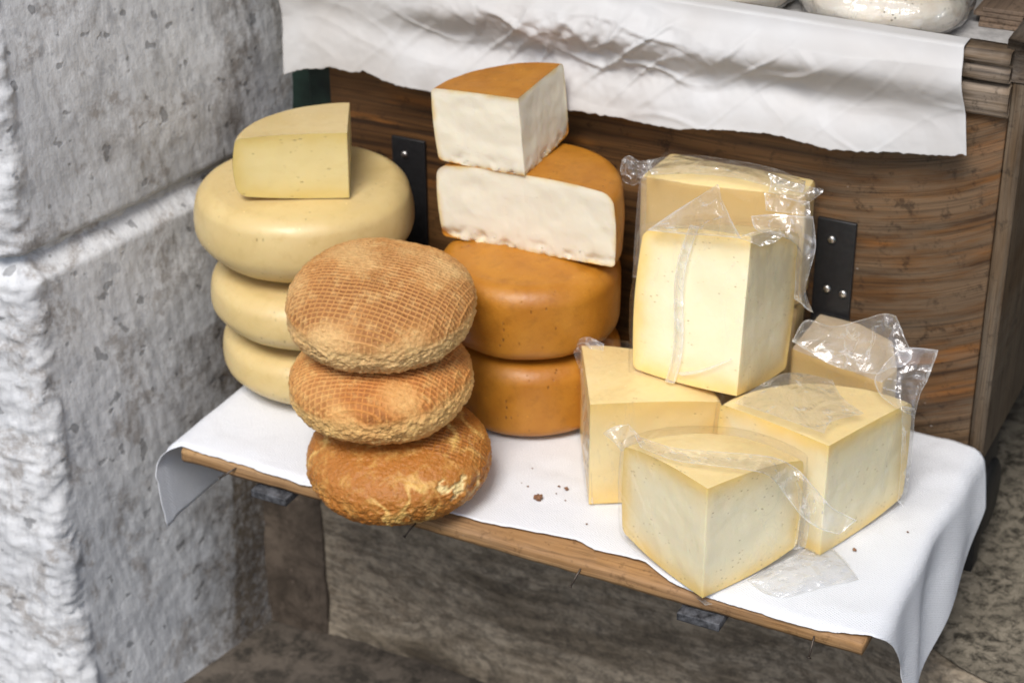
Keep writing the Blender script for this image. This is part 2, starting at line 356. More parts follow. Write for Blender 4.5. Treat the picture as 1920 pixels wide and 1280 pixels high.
def wheel(name,loc,R,h,mat,label,cat,group=None,tx=0,ty=0,dis=.0012,seed=0,**k):
    pr=rprof(R,h,**k); na=128; M=xf(loc,tx,ty); V=[]
    for i in range(na):
        a=2*math.pi*i/na
        for s,z in pr:
            p=Vector((s*math.cos(a),s*math.sin(a),z)); rr=FB(p,14,3,seed)*dis
            sd=min(1,s/(R*.6)); d=Vector((math.cos(a)*sd,math.sin(a)*sd,(z-h/2)/h*1.2))
            V.append(M@(p+d*rr))
    o=mesh(name,V,grid_faces(na,len(pr),True,0,True),mat,None,True,None,loc)
    return tag(o,label,cat,group)
def segd(p,prof):
    b=9
    for i in range(len(prof)-1):
        ax,ay=prof[i];bx,by=prof[i+1];dx,dy=bx-ax,by-ay; L=dx*dx+dy*dy
        t=0 if L==0 else max(0,min(1,((p[0]-ax)*dx+(p[1]-ay)*dy)/L))
        e=(p[0]-ax-t*dx)**2+(p[1]-ay-t*dy)**2
        if e<b:b=e
    return math.sqrt(b)
def wedge(name,v,rind,paste,label,cat,group=None,film=None,seed=0,crumb=0,na=None,k={},rough=.0005,crumbmat=None,sag=0):
    x,y,zb,h,R,a1,a2,tx,ty=v
    M=xf((x,y,zb),tx,ty); root=empty(name,(x,y,zb),label,cat,group)
    pr=rprof(R,h,**k); half=len(pr)//2; na=na or max(16,int((a1-a2)*34))
    V=[]
    for i in range(na+1):
        a=a2+(a1-a2)*i/na
        for s,z in pr:
            p=Vector((s*math.cos(a),s*math.sin(a),z)); n_=FB(p,16,3,seed)*.0010*min(1,s/.02)
            edge=min(1,min(i,na-i)/2.5)
            d=Vector((math.cos(a),math.sin(a),0))*min(1,s/R) + Vector((0,0,(z-h/2)/h*1.5))
            V.append(M@(p+d*n_*(.3+.7*edge)))
    mesh('rind',V,grid_faces(na+1,len(pr),False,0,True),rind,root,True)
    V=[];Fc=[];rd=[]; K=26; cols=[]
    for j in range(half+1): cols.append((pr[j],pr[len(pr)-1-j]))
    # densify first columns: profile has n radial steps
    C2=[]
    for j in range(len(cols)-1):
        (A,B),(C,D)=cols[j],cols[j+1]; n=3 if j<14 else 1
        for q in range(n):
            u=q/n; C2.append(((A[0]+(C[0]-A[0])*u,A[1]+(C[1]-A[1])*u),(B[0]+(D[0]-B[0])*u,B[1]+(D[1]-B[1])*u)))
    C2.append(cols[-1])
    for a,fl,sg in ((a1,True,1),(a2,False,-1)):
        off=len(V); nd=Vector((-math.sin(a)*sg,math.cos(a)*sg,0))
        for (tp,bt) in C2:
            for q in range(K+1):
                u=q/K; s=tp[0]+(bt[0]-tp[0])*u; z=tp[1]+(bt[1]-tp[1])*u
                p=Vector((s*math.cos(a),s*math.sin(a),z)); r=segd((s,z),pr); rd.append(r)
                e=min(1,r/.004)*min(1,s/.006)
                dd=(FB(p,45,4,seed+2)*rough*1.3+FB(p,12,2,seed)*rough*2)*e
                if crumb: dd-=(max(0,N(p,90,seed)-.02)*.012+max(0,N(p,240,seed))*.004)*crumb*max(0,1-z/.016)*min(1,s/.006)
                V.append(M@(p+nd*dd))
        Fc+=grid_faces(len(C2),K+1,False,off,fl)
    if crumb:
        mb=MB(); rng=random.Random(seed)
        for a,sg in ((a1,1),(a2,-1)):
            nd=Vector((-math.sin(a)*sg,math.cos(a)*sg,0)) 
            for _ in range(int(16*crumb)):
                s=rng.uniform(.01,R*.95); z=abs(rng.gauss(0,.006))+.001; r=rng.uniform(.0003,.0008)
                mb.blob(M@(Vector((s*math.cos(a),s*math.sin(a),z))+nd*r*.3),r,rng.random()*50,8,(1.5,.9,.6))
        o_=len(V); V+=mb.v; Fc+=[tuple(o_+q for q in f) for f in mb.f]; rd+=[.02]*len(mb.v)
    po=mesh('paste',V,Fc,paste,root,True,{'rd':rd})
    if film:
        g=.0017; V=[]; bis=(a1+a2)/2; sh=-g*1.4; ax,ay=sh*math.cos(bis),sh*math.sin(bis)
        kk=dict(k); pr2=rprof(R+g*2.2,h+g,**kk); ed=[]
        # closed outline: apex face a2, arc, face a1
        path=[]
        nf=24
        for i in range(nf): path.append((a2,i/nf))
        for i in range(na+1): path.append((a2+(a1-a2)*i/na,1))
        for i in range(nf-1,-1,-1): path.append((a1,i/nf))
        ph=len(path); nz=22
        # side skin
        for (a,u) in path:
            for q in range(nz+1):
                w=q/nz; z=.001+(h+g-.001)*w
                # radius of profile at this z
                rr=0
                for (s_,z_) in pr2:
                    if s_>rr and abs(z_-z)<h/20: rr=s_
                if rr==0: rr=R*.9
                s=rr*u
                p=Vector((ax+s*math.cos(a),ay+s*math.sin(a),z))
                nn=(abs(N(p,22,seed+3))*1.2+abs(N(p,60,seed+7))*.5)*.0022
                if u<1:
                    sg=1 if a==a1 else -1; d=Vector((-math.sin(a)*sg,math.cos(a)*sg,0))
                else: d=Vector((math.cos(a),math.sin(a),0))
                V.append(M@(p+d*(nn+.0004))); ed.append(0)
        Fc=grid_faces(ph,nz+1,False,0)
        off=len(V); ns=16
        for i in range(na+1):
            a=a2+(a1-a2)*i/na
            for j in range(ns+1):
                s=(R-.006)*j/ns; p=Vector((ax+s*math.cos(a),ay+s*math.sin(a),h+g*.9-(k.get('dt',.003))*(s/R)**3))
                nn=(abs(N(p,26,seed+9))*1.5+abs(N(p,70,seed+1))*.5)*.0026*min(1,(R-s)/.01)
                V.append(M@(p+Vector((0,0,nn)))); ed.append(0)
        Fc+=grid_faces(na+1,ns+1,False,off)
        mesh('plastic_wrap',V,Fc,film,root,True,{'ed':ed})
    return root
def cr(a,b,c,d,t): return .5*((2*b)+(c-a)*t+(2*a-5*b+4*c-d)*t*t+(3*b-a-3*c+d)*t**3)
def sheet(name,ctrl,mat,parent=None,nu=36,nv=28,amp=.002,sc_=45,seed=0,edge=1.0,lin=False):
    """loose film: smooth surface through a control grid (rows of world points), crumpled"""
    R0=len(ctrl);C0=len(ctrl[0]); V=[];ed=[]
    def samp(lst,t):
        n=len(lst)-1; i=min(int(t*n),n-1); f=t*n-i
        if lin: return lst[i].lerp(lst[i+1],f)
        g=lambda k:lst[max(0,min(n,k))]
        return cr(g(i-1),g(i),g(i+1),g(i+2),f)
    for i in range(nu+1):
        u=i/nu; row=[samp([ctrl[r][c] for r in range(R0)],u) for c in range(C0)]
        for j in range(nv+1):
            w=j/nv; p=samp(row,w)
            dn=Vector((.45,-.75,.5))
            r=1-abs(N(p,sc_,seed))*2.6; q=1-abs(N(p,sc_*2.1,seed+4))*2.4
            V.append(p+dn*(r*.6+q*.35)*amp)
            e=min(i,nu-i)/nu; e2=min(j,nv-j)/nv
            k=max(0,1-min(e*nu,e2*nv)/1.6)*edge
            ed.append(max(k,.8 if abs(N(p,sc_,seed))<.012 else 0))
    return mesh(name,V,grid_faces(nu+1,nv+1),mat,parent,True,{'ed':ed})
def Y(px,py,y): return ony(px,py,y)
def Z(px,py,z): return onz(px,py,z)

# ------------------------------------------------------------------ setting: wall, floors, step
# left stone wall: plan path from far left along its front, round the corner, along the reveal
def wall_block(name,z0,z1,seed,parent,xoff=0,stain=None):
    path=[]
    for i in range(40): path.append((-3.0+1.95*i/40,-.012,0))
    for i in range(70): path.append((-1.05+(.475)*i/70,-.012,0))
    for i in range(9):
        a=-math.pi/2+ math.pi/2*i/8; path.append((-.575+.024*math.cos(a),.012+.024*math.sin(a),0))
    x0,y0=-.551,.014; x1,y1=-.479,.40
    for i in range(1,150): u=i/149; path.append((x0+(x1-x0)*u,y0+(y1-y0)*u,1))
    dz=.0035; nz=int((z1-z0)/dz); V=[];st=[]
    for i,(x,y,k) in enumerate(path):
        a=path[max(0,i-1)];b=path[min(len(path)-1,i+1)]; t=Vector((b[0]-a[0],b[1]-a[1],0)).normalized(); n=Vector((t.y,-t.x,0))
        for q in range(nz+1):
            z=z0+(z1-z0)*q/nz; p=Vector((x,y,z))
            eb=q*dz; et=(nz-q)*dz; rnd=(-.006*max(0,1-eb/.007)**2 if z0>0 else -.022*max(0,1-et/.026))
            front=1-k
            w=FB(p,5,3,seed)*.004+FB(p,28,4,seed+3)*(.0024-.0017*k)+FB(p,80,3,seed+8)*(.0011-.0007*k)
            if front: w+=FB(Vector((p.x,p.y,p.z*.6)),38,3,seed+4)*.0035+max(0,N(p,110,seed))*.0040+N(p,210,seed)*.0018
            ch=N(Vector((p.y*150+p.z*40,p.z*16,p.x*3)),1,seed)*.0007*k
            V.append(p+n*(w+rnd+ch)+Vector((xoff,0,0)))
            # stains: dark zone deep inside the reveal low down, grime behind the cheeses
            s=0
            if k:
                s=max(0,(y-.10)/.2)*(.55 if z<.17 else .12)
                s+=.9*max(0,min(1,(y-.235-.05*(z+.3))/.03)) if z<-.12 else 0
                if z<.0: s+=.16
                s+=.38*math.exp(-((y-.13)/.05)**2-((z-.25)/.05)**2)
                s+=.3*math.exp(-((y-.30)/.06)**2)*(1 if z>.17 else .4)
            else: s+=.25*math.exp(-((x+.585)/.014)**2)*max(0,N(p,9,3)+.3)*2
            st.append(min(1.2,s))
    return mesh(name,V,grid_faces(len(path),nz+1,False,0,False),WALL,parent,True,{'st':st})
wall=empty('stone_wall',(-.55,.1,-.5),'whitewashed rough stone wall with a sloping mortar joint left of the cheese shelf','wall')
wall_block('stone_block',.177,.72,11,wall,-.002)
wall_block('stone_block',-.62,.1745,23,wall,.004)
# recessed mortar between the blocks
V=[];path=[(-1.05,.004),(-.8,.004),(-.565,.006),(-.545,.03),(-.479,.40)]
for i in range(161):
    u=i/160*(len(path)-1); k=min(int(u),len(path)-2); f=u-k
    x=path[k][0]+(path[k+1][0]-path[k][0])*f; y=path[k][1]+(path[k+1][1]-path[k][1])*f
    for q in range(9):
        z=.158+.034*q/8; p=Vector((x,y,z)); V.append(p+Vector((-.012,.006,0))+Vector((1,-1,0))*FB(p,50,3,4)*.003)
mesh('mortar_joint',V,grid_faces(161,9),WALL,wall,True,{'st':[.12]*len(V)})
# dark stained stone jamb between wall and step
mb=MB()
V=[];st=[];pth=[(-.50,.290),(-.45,.291),(-.426,.292),(-.419,.296),(-.417,.36)]
for i in range(61):
    u=i/60*(len(pth)-1); k=min(int(u),len(pth)-2); f=u-k
    x=pth[k][0]+(pth[k+1][0]-pth[k][0])*f; y=pth[k][1]+(pth[k+1][1]-pth[k][1])*f
    for q in range(121):
        z=-.62+.60*q/120; p=Vector((x,y,z)); V.append(p+Vector((.6,-1,0))*(FB(p,9,3,6)*.004+FB(p,50,3,6)*.0015)); st.append(1.6)
tag(mesh('stone_jamb',V,grid_faces(61,121),JAMB,None,True,{'st':st},(-.45,.3,-.6)),'dark brown stained stone jamb in the corner under the shelf','wall')

# lower ground sheet
V=[];nx=60
for i in range(nx+1):
    for j in range(nx+1):
        x=-12+24*i/nx;y=-12+24*j/nx; V.append((x,y,-.447))
tag(mesh('ground',V,grid_faces(nx+1,nx+1),GRND_L,None,False),'dark worn stone ground at the foot of the step','ground',kind='structure')
# marble step: riser with worn rounded nosing and top slab
root=empty('stone_step',(0,.3,-.44),'brown veined marble step riser beneath the cheese shelf','step')
V=[];sec=[(.300,-.46),(.300,-.40),(.300,-.34),(.300,-.28),(.300,-.235),(.301,-.222),(.305,-.211),(.313,-.204),(.325,-.2015),(.36,-.2005),(.42,-.2)]
xs=[-.43+ i*(1.35/220) for i in range(221)]
def nose(x):  # the worn right corner of the step comes forward
    return -.075*max(0,min(1,(x-.20)/.18))**1.5
sec2=[]
for k in range(len(sec)-1):
    n=6 if k<4 else 3
    for q in range(n): sec2.append((sec[k][0]+(sec[k+1][0]-sec[k][0])*q/n,sec[k][1]+(sec[k+1][1]-sec[k][1])*q/n))
sec2.append(sec[-1])
for x in xs:
    for (y,z) in sec2:
        p=Vector((x,y,z)); V.append(p+Vector((0,nose(x)-FB(p,16,4,2)*.0035,FB(p,20,3,5)*.0015)))
mesh('riser',V,grid_faces(len(xs),len(sec2),False,0,True),MARBLE,root)
V=[];
for i in range(121):
    for j in range(81):
        x=-.43+3.4*i/120; y=.322+nose(x)+2.4*(j/80)**1.6; p=Vector((x,y,-.1985)); V.append(p+Vector((0,0,FB(p,14,4,3)*.0022)))
tag(mesh('pavement',V,grid_faces(121,81),GRND_U,None,True),'dark speckled stone pavement behind and right of the shelf','pavement',kind='structure')

# green door frame
root=empty('door_frame',(-.45,.37,-.2),'dark green painted door frame between the stone wall and the wooden cabinet','door frame')
MB().box(-.448,-.413,.372,.43,-.2,.75,.002).build('post',GREEN,root)
MB().box(-.56,-.462,.40,.44,-.2,.75,.003).build('post',GREEN,root)
MB().box(-.50,-.448,.392,.46,-.2,.75,.003).build('panel',GREEN,root)
tag(MB().box(-.60,-.30,.50,.52,-.2,1.0,.0).build('gap_shade_panel',RUBBER_GAP),'black panel painting the darkness of the doorway gap behind the cabinet','doorway')  # flat black panel gives the open gap its darkness by colour

tag(MB().box(-2.2,3.0,.10,1.24,.95,.965,.002).build('light_blocker',mat_simple('light_blocker_canvas',(.10,.11,.10),.8)),'unseen grey canvas sheet added above the cabinet to shade the back of the stall','light_blocker')  # unseen sheet, added to block light from the back of the stall
tag(MB().box(-.60,4.0,1.25,1.30,-.25,2.6,.0).build('doorway_wall',mat_simple('interior_shade_colour',(.03,.03,.026),.8)),'shop interior wall behind the cabinet, its unlit darkness put into the colour','wall')  # dark colour stands in for the lack of light inside the shop
# ------------------------------------------------------------------ cabinet
CY=.358
cab=empty('wooden_cabinet',(0,.6,-.05),'brown weathered plywood cabinet with a moulded tray rim behind the cheeses','cabinet')
MB().box(-.412,.322,CY,CY+.018,-.018,.385,.0015).build('front_panel',WOOD_F,cab)
# side panel, bottom edge rising to the back (tapered)
def side():
    mb=MB(); mb.box(.3225,.338,CY+.002,CY+.62,-.02,.385,.0015)
    return mb
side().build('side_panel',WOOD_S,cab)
MB().box(-.40,.32,CY+.02,CY+.60,-.015,.0,.001).box(-.41,.3215,CY+.60,CY+.615,-.015,.385,.001).box(-.41,-.395,CY+.02,CY+.598,.001,.385,.001).build('back_panel',WOOD_S,cab)
# moulded front rail: stepped profile
def rail(prof,x0,x1,axis,mat,name,seed):
    V=[];n=90
    for i in range(n+1):
        u=x0+(x1-x0)*i/n
        for (d,z) in prof:
            p=Vector((u,d,z)) if axis=='x' else Vector((d,u,z))
            e=Vector((FB(p,40,3,seed),FB(p,40,3,seed+3),FB(p,40,3,seed+6)))*.0009
            V.append(p+e)
    return mesh(name,V,grid_faces(n+1,len(prof),False,0,axis!='x')+[tuple(range(len(prof))),tuple(range(n*len(prof),(n+1)*len(prof)))],mat,cab,True)
def dens(pr):
    o=[]
    for k in range(len(pr)-1):
        for q in range(3): o.append((pr[k][0]+(pr[k+1][0]-pr[k][0])*q/3,pr[k][1]+(pr[k+1][1]-pr[k][1])*q/3))
    o.append(pr[-1]); return o
yf=CY-.012
pf=[(CY+.012,.386),(CY-.001,.3865),(CY-.006,.3868),(yf+.001,.388),(yf,.392),(yf,.398),(yf+.003,.401),(yf+.003,.404),(yf-.001,.406),(yf-.002,.410),(yf-.001,.414),(yf+.003,.4175),(CY+.012,.418),(CY+.012,.386)]
rail(dens(pf),-.41,.3215,'x',WOOD_T,'front_rail',1)
pf2=[(CY-.0005,.352),(CY-.007,.353),(CY-.009,.356),(CY-.009,.379),(CY-.006,.3835),(CY-.0005,.384)]
rail(dens(pf2),-.41,.323,'x',WOOD_T,'front_rail',5)
xr=.326
ps=[(xr-.012,.386),(xr+.012,.386),(xr+.017,.388),(xr+.018,.398),(xr+.014,.402),(xr+.019,.407),(xr+.020,.418),(xr+.015,.4245),(xr-.012,.426),(xr-.012,.386)]
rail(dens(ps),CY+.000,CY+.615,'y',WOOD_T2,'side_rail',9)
TRAYZ=.395
MB().box(-.40,.3125,CY+.013,CY+.598,TRAYZ-.008,TRAYZ,.001).build('tray_floor',mat_simple('grey_tray',(.50,.49,.48),.7,0,.3,60,.25),cab)
# round black foot
mb=MB(); c0=Vector((.322,CY+.075,-.105))
mb.tube([c0+Vector((-.016,0,0)),c0+Vector((-.012,0,0)),c0+Vector((.012,0,0)),c0+Vector((.016,0,0))],[.036,.042,.042,.036],28)
mb.box(.312,.332,CY+.045,CY+.105,-.075,-.021,.002)
mb.box(.315,.329,CY+.062,CY+.088,-.1975,-.11,.002)
mb.build('castor',RUBBER_GAP,cab)

# L brackets
def bracket(x0,x1,armx0,armx1,ztop,screws,label):
    r=empty('shelf_bracket',((x0+x1)/2,CY,-.02),label,'bracket','black iron brackets under the shelf')
    MB().box(x0,x1,CY-.0045,CY-.0003,-.018,ztop,.0012).build('upright_plate',BLACK,r)
    MB().box(armx0,armx1,-.009,CY-.0003,-.0270,-.0185,.0012,.0004,x0).build('arm',ARM,r)
    for (sx,sz) in screws:
        mb=MB(); yy=CY-.0048
        mb.tube([(sx,yy+.001,sz),(sx,yy-.0012,sz),(sx,yy-.0024,sz)],[.0042,.0040,.0024],16)
        o=mb.build('screw',ZINC,r)
        MB().box(sx-.0026,sx+.0026,yy-.0028,yy-.0023,sz-.0004,sz+.0004,0).box(sx-.0004,sx+.0004,yy-.00285,yy-.0023,sz-.0026,sz+.0026,0).build('slot',BLACK,o)
bracket(-.334,-.293,-.297,-.256,.214,[(-.318,.195)],'black iron shelf bracket with one bright screw behind the pale yellow wheels')
bracket(.150,.190,.159,.200,.217,[(.166,.196),(.165,.141),(.182,.139)],'black iron shelf bracket on the cabinet front behind the plastic wrapped cheeses')

# shelf board with nails
sh=empty('shelf',(0,.17,-.01),'pine board shelf under the white cloth with nails along its front edge','shelf')
V=[];sec=[(.345,-.0165),(.345,.0),(.17,.0),(.06,.0),(.012,.0),(.002,-.0012),(.0,-.004),(.0,-.008),(.0,-.012),(.002,-.0155),(.01,-.0165),(.06,-.0165),(.2,-.0165),(.345,-.0165)]
n=200
for i in range(n+1):
    x=-.3845+.713*i/n
    for (y,z) in sec:
        p=Vector((x,y,z)); V.append(p+Vector((0,FB(p,25,4,3)*.0013 if y<.05 else 0,FB(p,25,3,8)*.0005-.0004)))
mesh('board',V,grid_faces(n+1,len(sec),False,0,False)+[tuple(range(13)),tuple(reversed(range(n*14,n*14+13)))],WOOD_B,sh)
for (x,z,dx,dz) in ((-.315,-.003,-.014,-.007),(-.113,-.008,-.006,-.008),(.061,-.004,-.005,-.013),(.285,-.005,.001,-.014)):
    mb=MB(); a=Vector((x,.004,z)); b=Vector((x+dx,-.014,z+dz*1.2)); 
    mb.tube([a,a.lerp(b,.5)+Vector((0,0,.0008)),b],.0009,7); d=(b-a).normalized()
    mb.tube([b,b+d*.0008],.0021,10); mb.build('nail',RUST,sh)

# ------------------------------------------------------------------ cloth on the shelf
def interp(tab,x):
    if x<=tab[0][0]: return tab[0][1]
    for (a,b),(c,d) in zip(tab,tab[1:]):
        if x<=c: return b+(d-b)*(x-a)/(c-a)
    return tab[-1][1]
fr=[(-.50,-.010),(-.47,-.013),(-.43,-.014),(-.405,-.007),(-.386,.002),(-.30,.0005),(-.243,-.003),(-.16,.004),(-.086,.014),(-.05,.014),(-.02,.018),(.02,.023),(.044,.027),(.065,.019),(.09,.021),(.113,.023),(.135,.010),(.154,.003),(.20,-.001),(.235,-.0015),(.263,-.003),(.29,-.002),(.318,.004),(.335,.007),(.36,.03),(.40,.055),(.44,.068),(.48,.082),(.52,.10)]
bk=[(-.50,.10),(-.47,.12),(-.43,.13),(-.415,.16),(-.405,.335),(-.38,.35),(.27,.35),(.31,.349),(.33,.346),(.36,.340),(.39,.325),(.42,.275),(.45,.215),(.48,.15),(.52,.105)]
UL,UR=-.492,.50
def clothpt(u,v):
    z=.0032
    xl,xr,rr=-.383,.3285,.014
    if u>xr:
        d=u-xr; a=d/rr
        if a<math.pi/2*.93: x=xr+rr*math.sin(a); z-=rr*(1-math.cos(a))
        else:
            a0=math.pi/2*.93; d2=d-a0*rr; x=xr+rr*math.sin(a0)+d2*math.cos(a0); z-=rr*(1-math.cos(a0))+d2*math.sin(a0)
        x+=.007*math.sin(v*22+1.0)*min(1,d/.06)+.004*math.sin(v*55+d*20)*min(1,d/.08)
    elif u<xl:
        rr=.026; d=xl-u; a=d/rr; a0=math.pi/2*1.0
        if a<a0: x=xl-rr*math.sin(a); z-=rr*(1-math.cos(a))
        else:
            d2=d-a0*rr; x=xl-rr*math.sin(a0)-d2*math.cos(a0)+.004*d2/.05; z-=rr*(1-math.cos(a0))+d2*math.sin(a0)
    else: x=u
    return Vector((x,v,z))
V=[];cu=[];cv=[];nu,nv=260,90
for i in range(nu+1):
    u=UL+(UR-UL)*i/nu; f=interp(fr,u)+FB((u*1,0,0),60,4,2)*.0015+FB((u,0,0),230,2,7)*.0005; b=interp(bk,u)
    for j in range(nv+1):
        w=j/nv; v=f+(b-f)*w; p=clothpt(u,v)
        wr=max(0,FB((u,v,0),11,3,5))*.0028*min(1,abs(v-f)/.03)*min(1,max(0,(v+.01)/.03))
        for (bx,by,br_) in ((-.328,.1995,.11),(-.108,.237,.09)):
            dd=math.hypot(u-bx,v-by); 
            if dd<br_: wr=0
            elif dd<br_+.03: wr*=(dd-br_)/.03
        # cloth sinks over the front edge a little
        if v<.006: wr-= min(.003,(.006-v)*.5)
        p.z+=wr; V.append(p); cu.append(u); cv.append(v)
cl=mesh('shelf_cloth',V,grid_faces(nu+1,nv+1),CLOTH,None,True,{'cu':cu,'cv':cv},(0,.17,.003))
tag(cl,'white embossed tissue cloth laid on the shelf and hanging over both of its ends','cloth')
m=cl.modifiers.new('t','SOLIDIFY'); m.thickness=.0005; m.offset=1

# ------------------------------------------------------------------ left stack: pale yellow wheels
GW='pale yellow cheese wheels in the left stack'
kw=dict(dt=.004,db=.004,rt=.015,rb=.026,bulge=.009)
wheel('cheese_round',(-.3279,.1995,.0045),.1134,.0668,YEL_R,'pale yellow cheese wheel at the bottom of the left stack, resting on the white cloth','cheese',GW,seed=1,**kw)
wheel('cheese_round',(-.3342,.1957,.0708),.1134,.0676,YEL_R,'pale yellow cheese wheel in the middle of the left stack','cheese',GW,seed=2,**kw)
wheel('cheese_round',(-.3515,.2026,.138),.1134,.0869,YEL_R,'thick pale yellow cheese wheel on top of the left stack, carrying the yellow wedge','cheese',GW,seed=3,dt=.004,db=.004,rt=.015,rb=.034,bulge=.009)
wedge('cheese_wedge',(-.2802,.1764,.2248,.0683,.114,3.6647,2.0894,-.06,-.02),YEL_R,YEL_P,'smooth pale yellow cheese wedge with small eyes on top of the left stack','cheese',seed=4,k=dict(dt=.004,db=.003,rt=.006,rb=.010,bulge=.005),rough=.0004)

# ------------------------------------------------------------------ middle stack: smoked orange cheeses
GO='orange smoked cheeses in the middle stack'
ko=dict(dt=.003,db=.003,rt=.02,rb=.014,bulge=.003)
wheel('smoked_cheese_round',(-.108,.2374,.0045),.093,.0874,ORA_R,'orange brown smoked cheese wheel at the bottom of the middle stack','cheese',GO,seed=5,**ko)
wheel('smoked_cheese_round',(-.110,.2372,.0919),.093,.0889,ORA_R,'orange brown smoked cheese wheel under the halved cheese in the middle stack','cheese',GO,seed=6,dt=.005,db=.003,rt=.02,rb=.014,bulge=.003)
wedge('smoked_half_cheese',(-.1065,.2260,.180,.0855,.0980,R_(180.5),R_(0),.05,-.03),ORA_R,ORA_P,'halved orange rind cheese with a long white cut face, below the white wedge','cheese',GO,seed=7,crumb=1.0,k=dict(dt=.004,db=.001,rt=.013,rb=.004,bulge=.003),rough=.0007)
wedge('smoked_cheese_wedge',(-.1053,.2192,.2655,.0811,.0995,3.0998,1.5624,.0421,-.0648),ORA_R,ORA_P,'orange rind cheese wedge with white cut faces on top of the middle stack','cheese',GO,seed=8,crumb=.7,k=dict(dt=.001,db=.003,rt=.006,rb=.004,bulge=.002),rough=.0007)

# ------------------------------------------------------------------ crusty basket cheeses
def crust(loc,R,T,tx,ty,rz,mat,label,seed,cheesy=0,flat=2.5,patr=(.55,.85)):
    M=xf(loc,tx,ty,0); na,nb=480,290; V=[];pat=[];br=[];ck=[];ch=[]
    ca,sa=math.cos(rz),math.sin(rz)
    for i in range(na):
        a=2*math.pi*i/na
        for j in range(nb+1):
            b=math.pi*j/nb; sb,cb=math.sin(b),math.cos(b)
            s=R*(abs(sb)**(2/flat)); z=T*(1 if cb>=0 else -1)*abs(cb)**(2/flat*1.08)
            p=Vector((s*math.cos(a),s*math.sin(a),z))
            n=Vector((p.x/R**2,p.y/R**2,p.z/T**2)).normalized()
            rn=s/R; topm=max(0,min(1,(n.z-.02+.25*N(p,14,seed+11))/.45)) if z>0 else 0
            wx=p.x+.0022*N(p,30,seed); wy=p.y+.0022*N(p,30,seed+5)
            u=(wx*ca+wy*sa)/.0058; w=(-wx*sa+wy*ca)/.0047
            gu=abs(math.sin(math.pi*u)); gw=abs(math.sin(math.pi*(w)))
            ridge=max(0,1-min(gu*1.15+.10+.2*abs(N(p,200,3)),gw)*1.6)
            msk=topm*max(0,min(1,.85+1.5*N(p,22,seed+2)))
            if cheesy: msk*=.8 if p.y>-.02 else .25
            hgt=ridge*.0017*msk
            # lumps and cracks
            cellp=Vector((p.x*150+3*N(p,60,1),p.y*150,p.z*190)); d,_=noise.voronoi(cellp+Vector((seed,0,0)))
            crack=max(0,1-(d[1]-d[0])/.11)*max(0,min(1,N(p,26,seed+6)*2.2+.1))*(1-.92*topm)
            side=1-.75*topm
            lump=FB(p,42,3,seed)*.0011*side+FB(p,120,3,seed+1)*.0008*(.45+side)+FB(p,260,3,seed+1)*.0009*(.35+side)+FB(p,9,2,seed+3)*.004
            V.append(M@(p+n*(hgt+lump-crack*.0009)))
            pat.append(ridge*msk+(1-msk)*.6); ck.append(min(1,crack*.8))
            bb=.30+.55*topm*max(.2,msk)+.35*N(p,15,seed+9)
            if cheesy: bb=1.0-.95*max(0,1-abs(N(p,34,seed)+.3*N(p,80,seed))*5.5)*max(0,min(1,.75+2*N(p,15,seed+3)))-.35*max(0,N(p,60,seed+8))
            br.append(max(0,min(1,bb)))
            c_=0
            if cheesy:
                q=Vector((p.x-.070,p.y+.030,(p.z-.008)*1.3)); dq=q.length+FB(p,60,3,2)*.011
                c_=max(0,min(1,(.0165-dq)/.002))
                vv=abs(N(p,24,seed+4)); c_=max(c_,max(0,min(1,(.05-vv)/.04))*.6*side*max(0,min(1,N(p,15,8)*3+.5)))
                V[-1]=V[-1]-(M.to_3x3()@n)*(.0022*max(0,min(1,(.0165-dq)/.002)))
            ch.append(c_)
    o=mesh('crusty_round_cheese',V,grid_faces(na,nb+1,True,0,True),mat,None,True,{'pat':pat,'br':br,'ck':ck,'ch':ch},loc)
    return tag(o,label,'cheese','crusty brown round cheeses piled at the shelf edge')
CR1=mat_crust('dry_crust',(.70,.46,.20),(.52,.25,.075),(.23,.085,.022))
CR2=mat_crust('golden_crust',(.72,.45,.17),(.56,.23,.055),(.27,.09,.02))
CR3=mat_crust('glossy_baked_crust',(.70,.43,.13),(.42,.16,.03),(.17,.055,.012),1)
crust((-.145,.027,.0405),.0880,.0385,R_(3),R_(-2),.35,CR3,'glossy golden brown crusty round cheese with a torn pale patch, bottom of its pile',31,1)
crust((-.170,.041,.113),.0890,.0390,R_(2),R_(-3),.25,CR2,'golden crusty round cheese in the middle of its pile of three',47)
crust((-.175,.056,.1855),.0905,.0410,R_(6),R_(2),.15,CR1,'pale brown crusty round cheese with basket weave imprint, top of its pile',64,0)

# ------------------------------------------------------------------ plastic wrapped wedges
GP='plastic wrapped cheese pieces on the right of the shelf'
kp=dict(dt=.006,db=.006,rt=.006,rb=.008,bulge=.004)
P6=wedge('wrapped_cheese_wedge',(.1834,-.0100,.006,.1155,.1125,2.69,1.0701,0,0),CRM_R,CRM_P,'plastic wrapped cream cheese wedge standing in front, its sharp corner at the shelf edge','cheese',GP,FILM,seed=11,k=dict(dt=.010,db=.010,rt=.006,rb=.008,bulge=.003))
P5=wedge('wrapped_cheese_wedge',(.2552,.0985,.006,.1175,.1220,2.8771,1.2074,0,0),CRM_R,CRM_P,'plastic wrapped cream cheese wedge at the far right with brown specks on its top','cheese',GP,FILM,seed=12,k=dict(dt=.003,db=.008,rt=.006,rb=.008,bulge=.003))
P3=wedge('wrapped_cheese_wedge',(.0301,.0812,.006,.1106,.1254,2.0742,.5504,0,0),CRM_R,CRM_P2,'plastic wrapped cheese wedge beside the orange wheels, under the left of the tall wedge','cheese',GP,FILM,seed=13,k=dict(dt=.004,db=.001,rt=.005,rb=.004,bulge=.002))
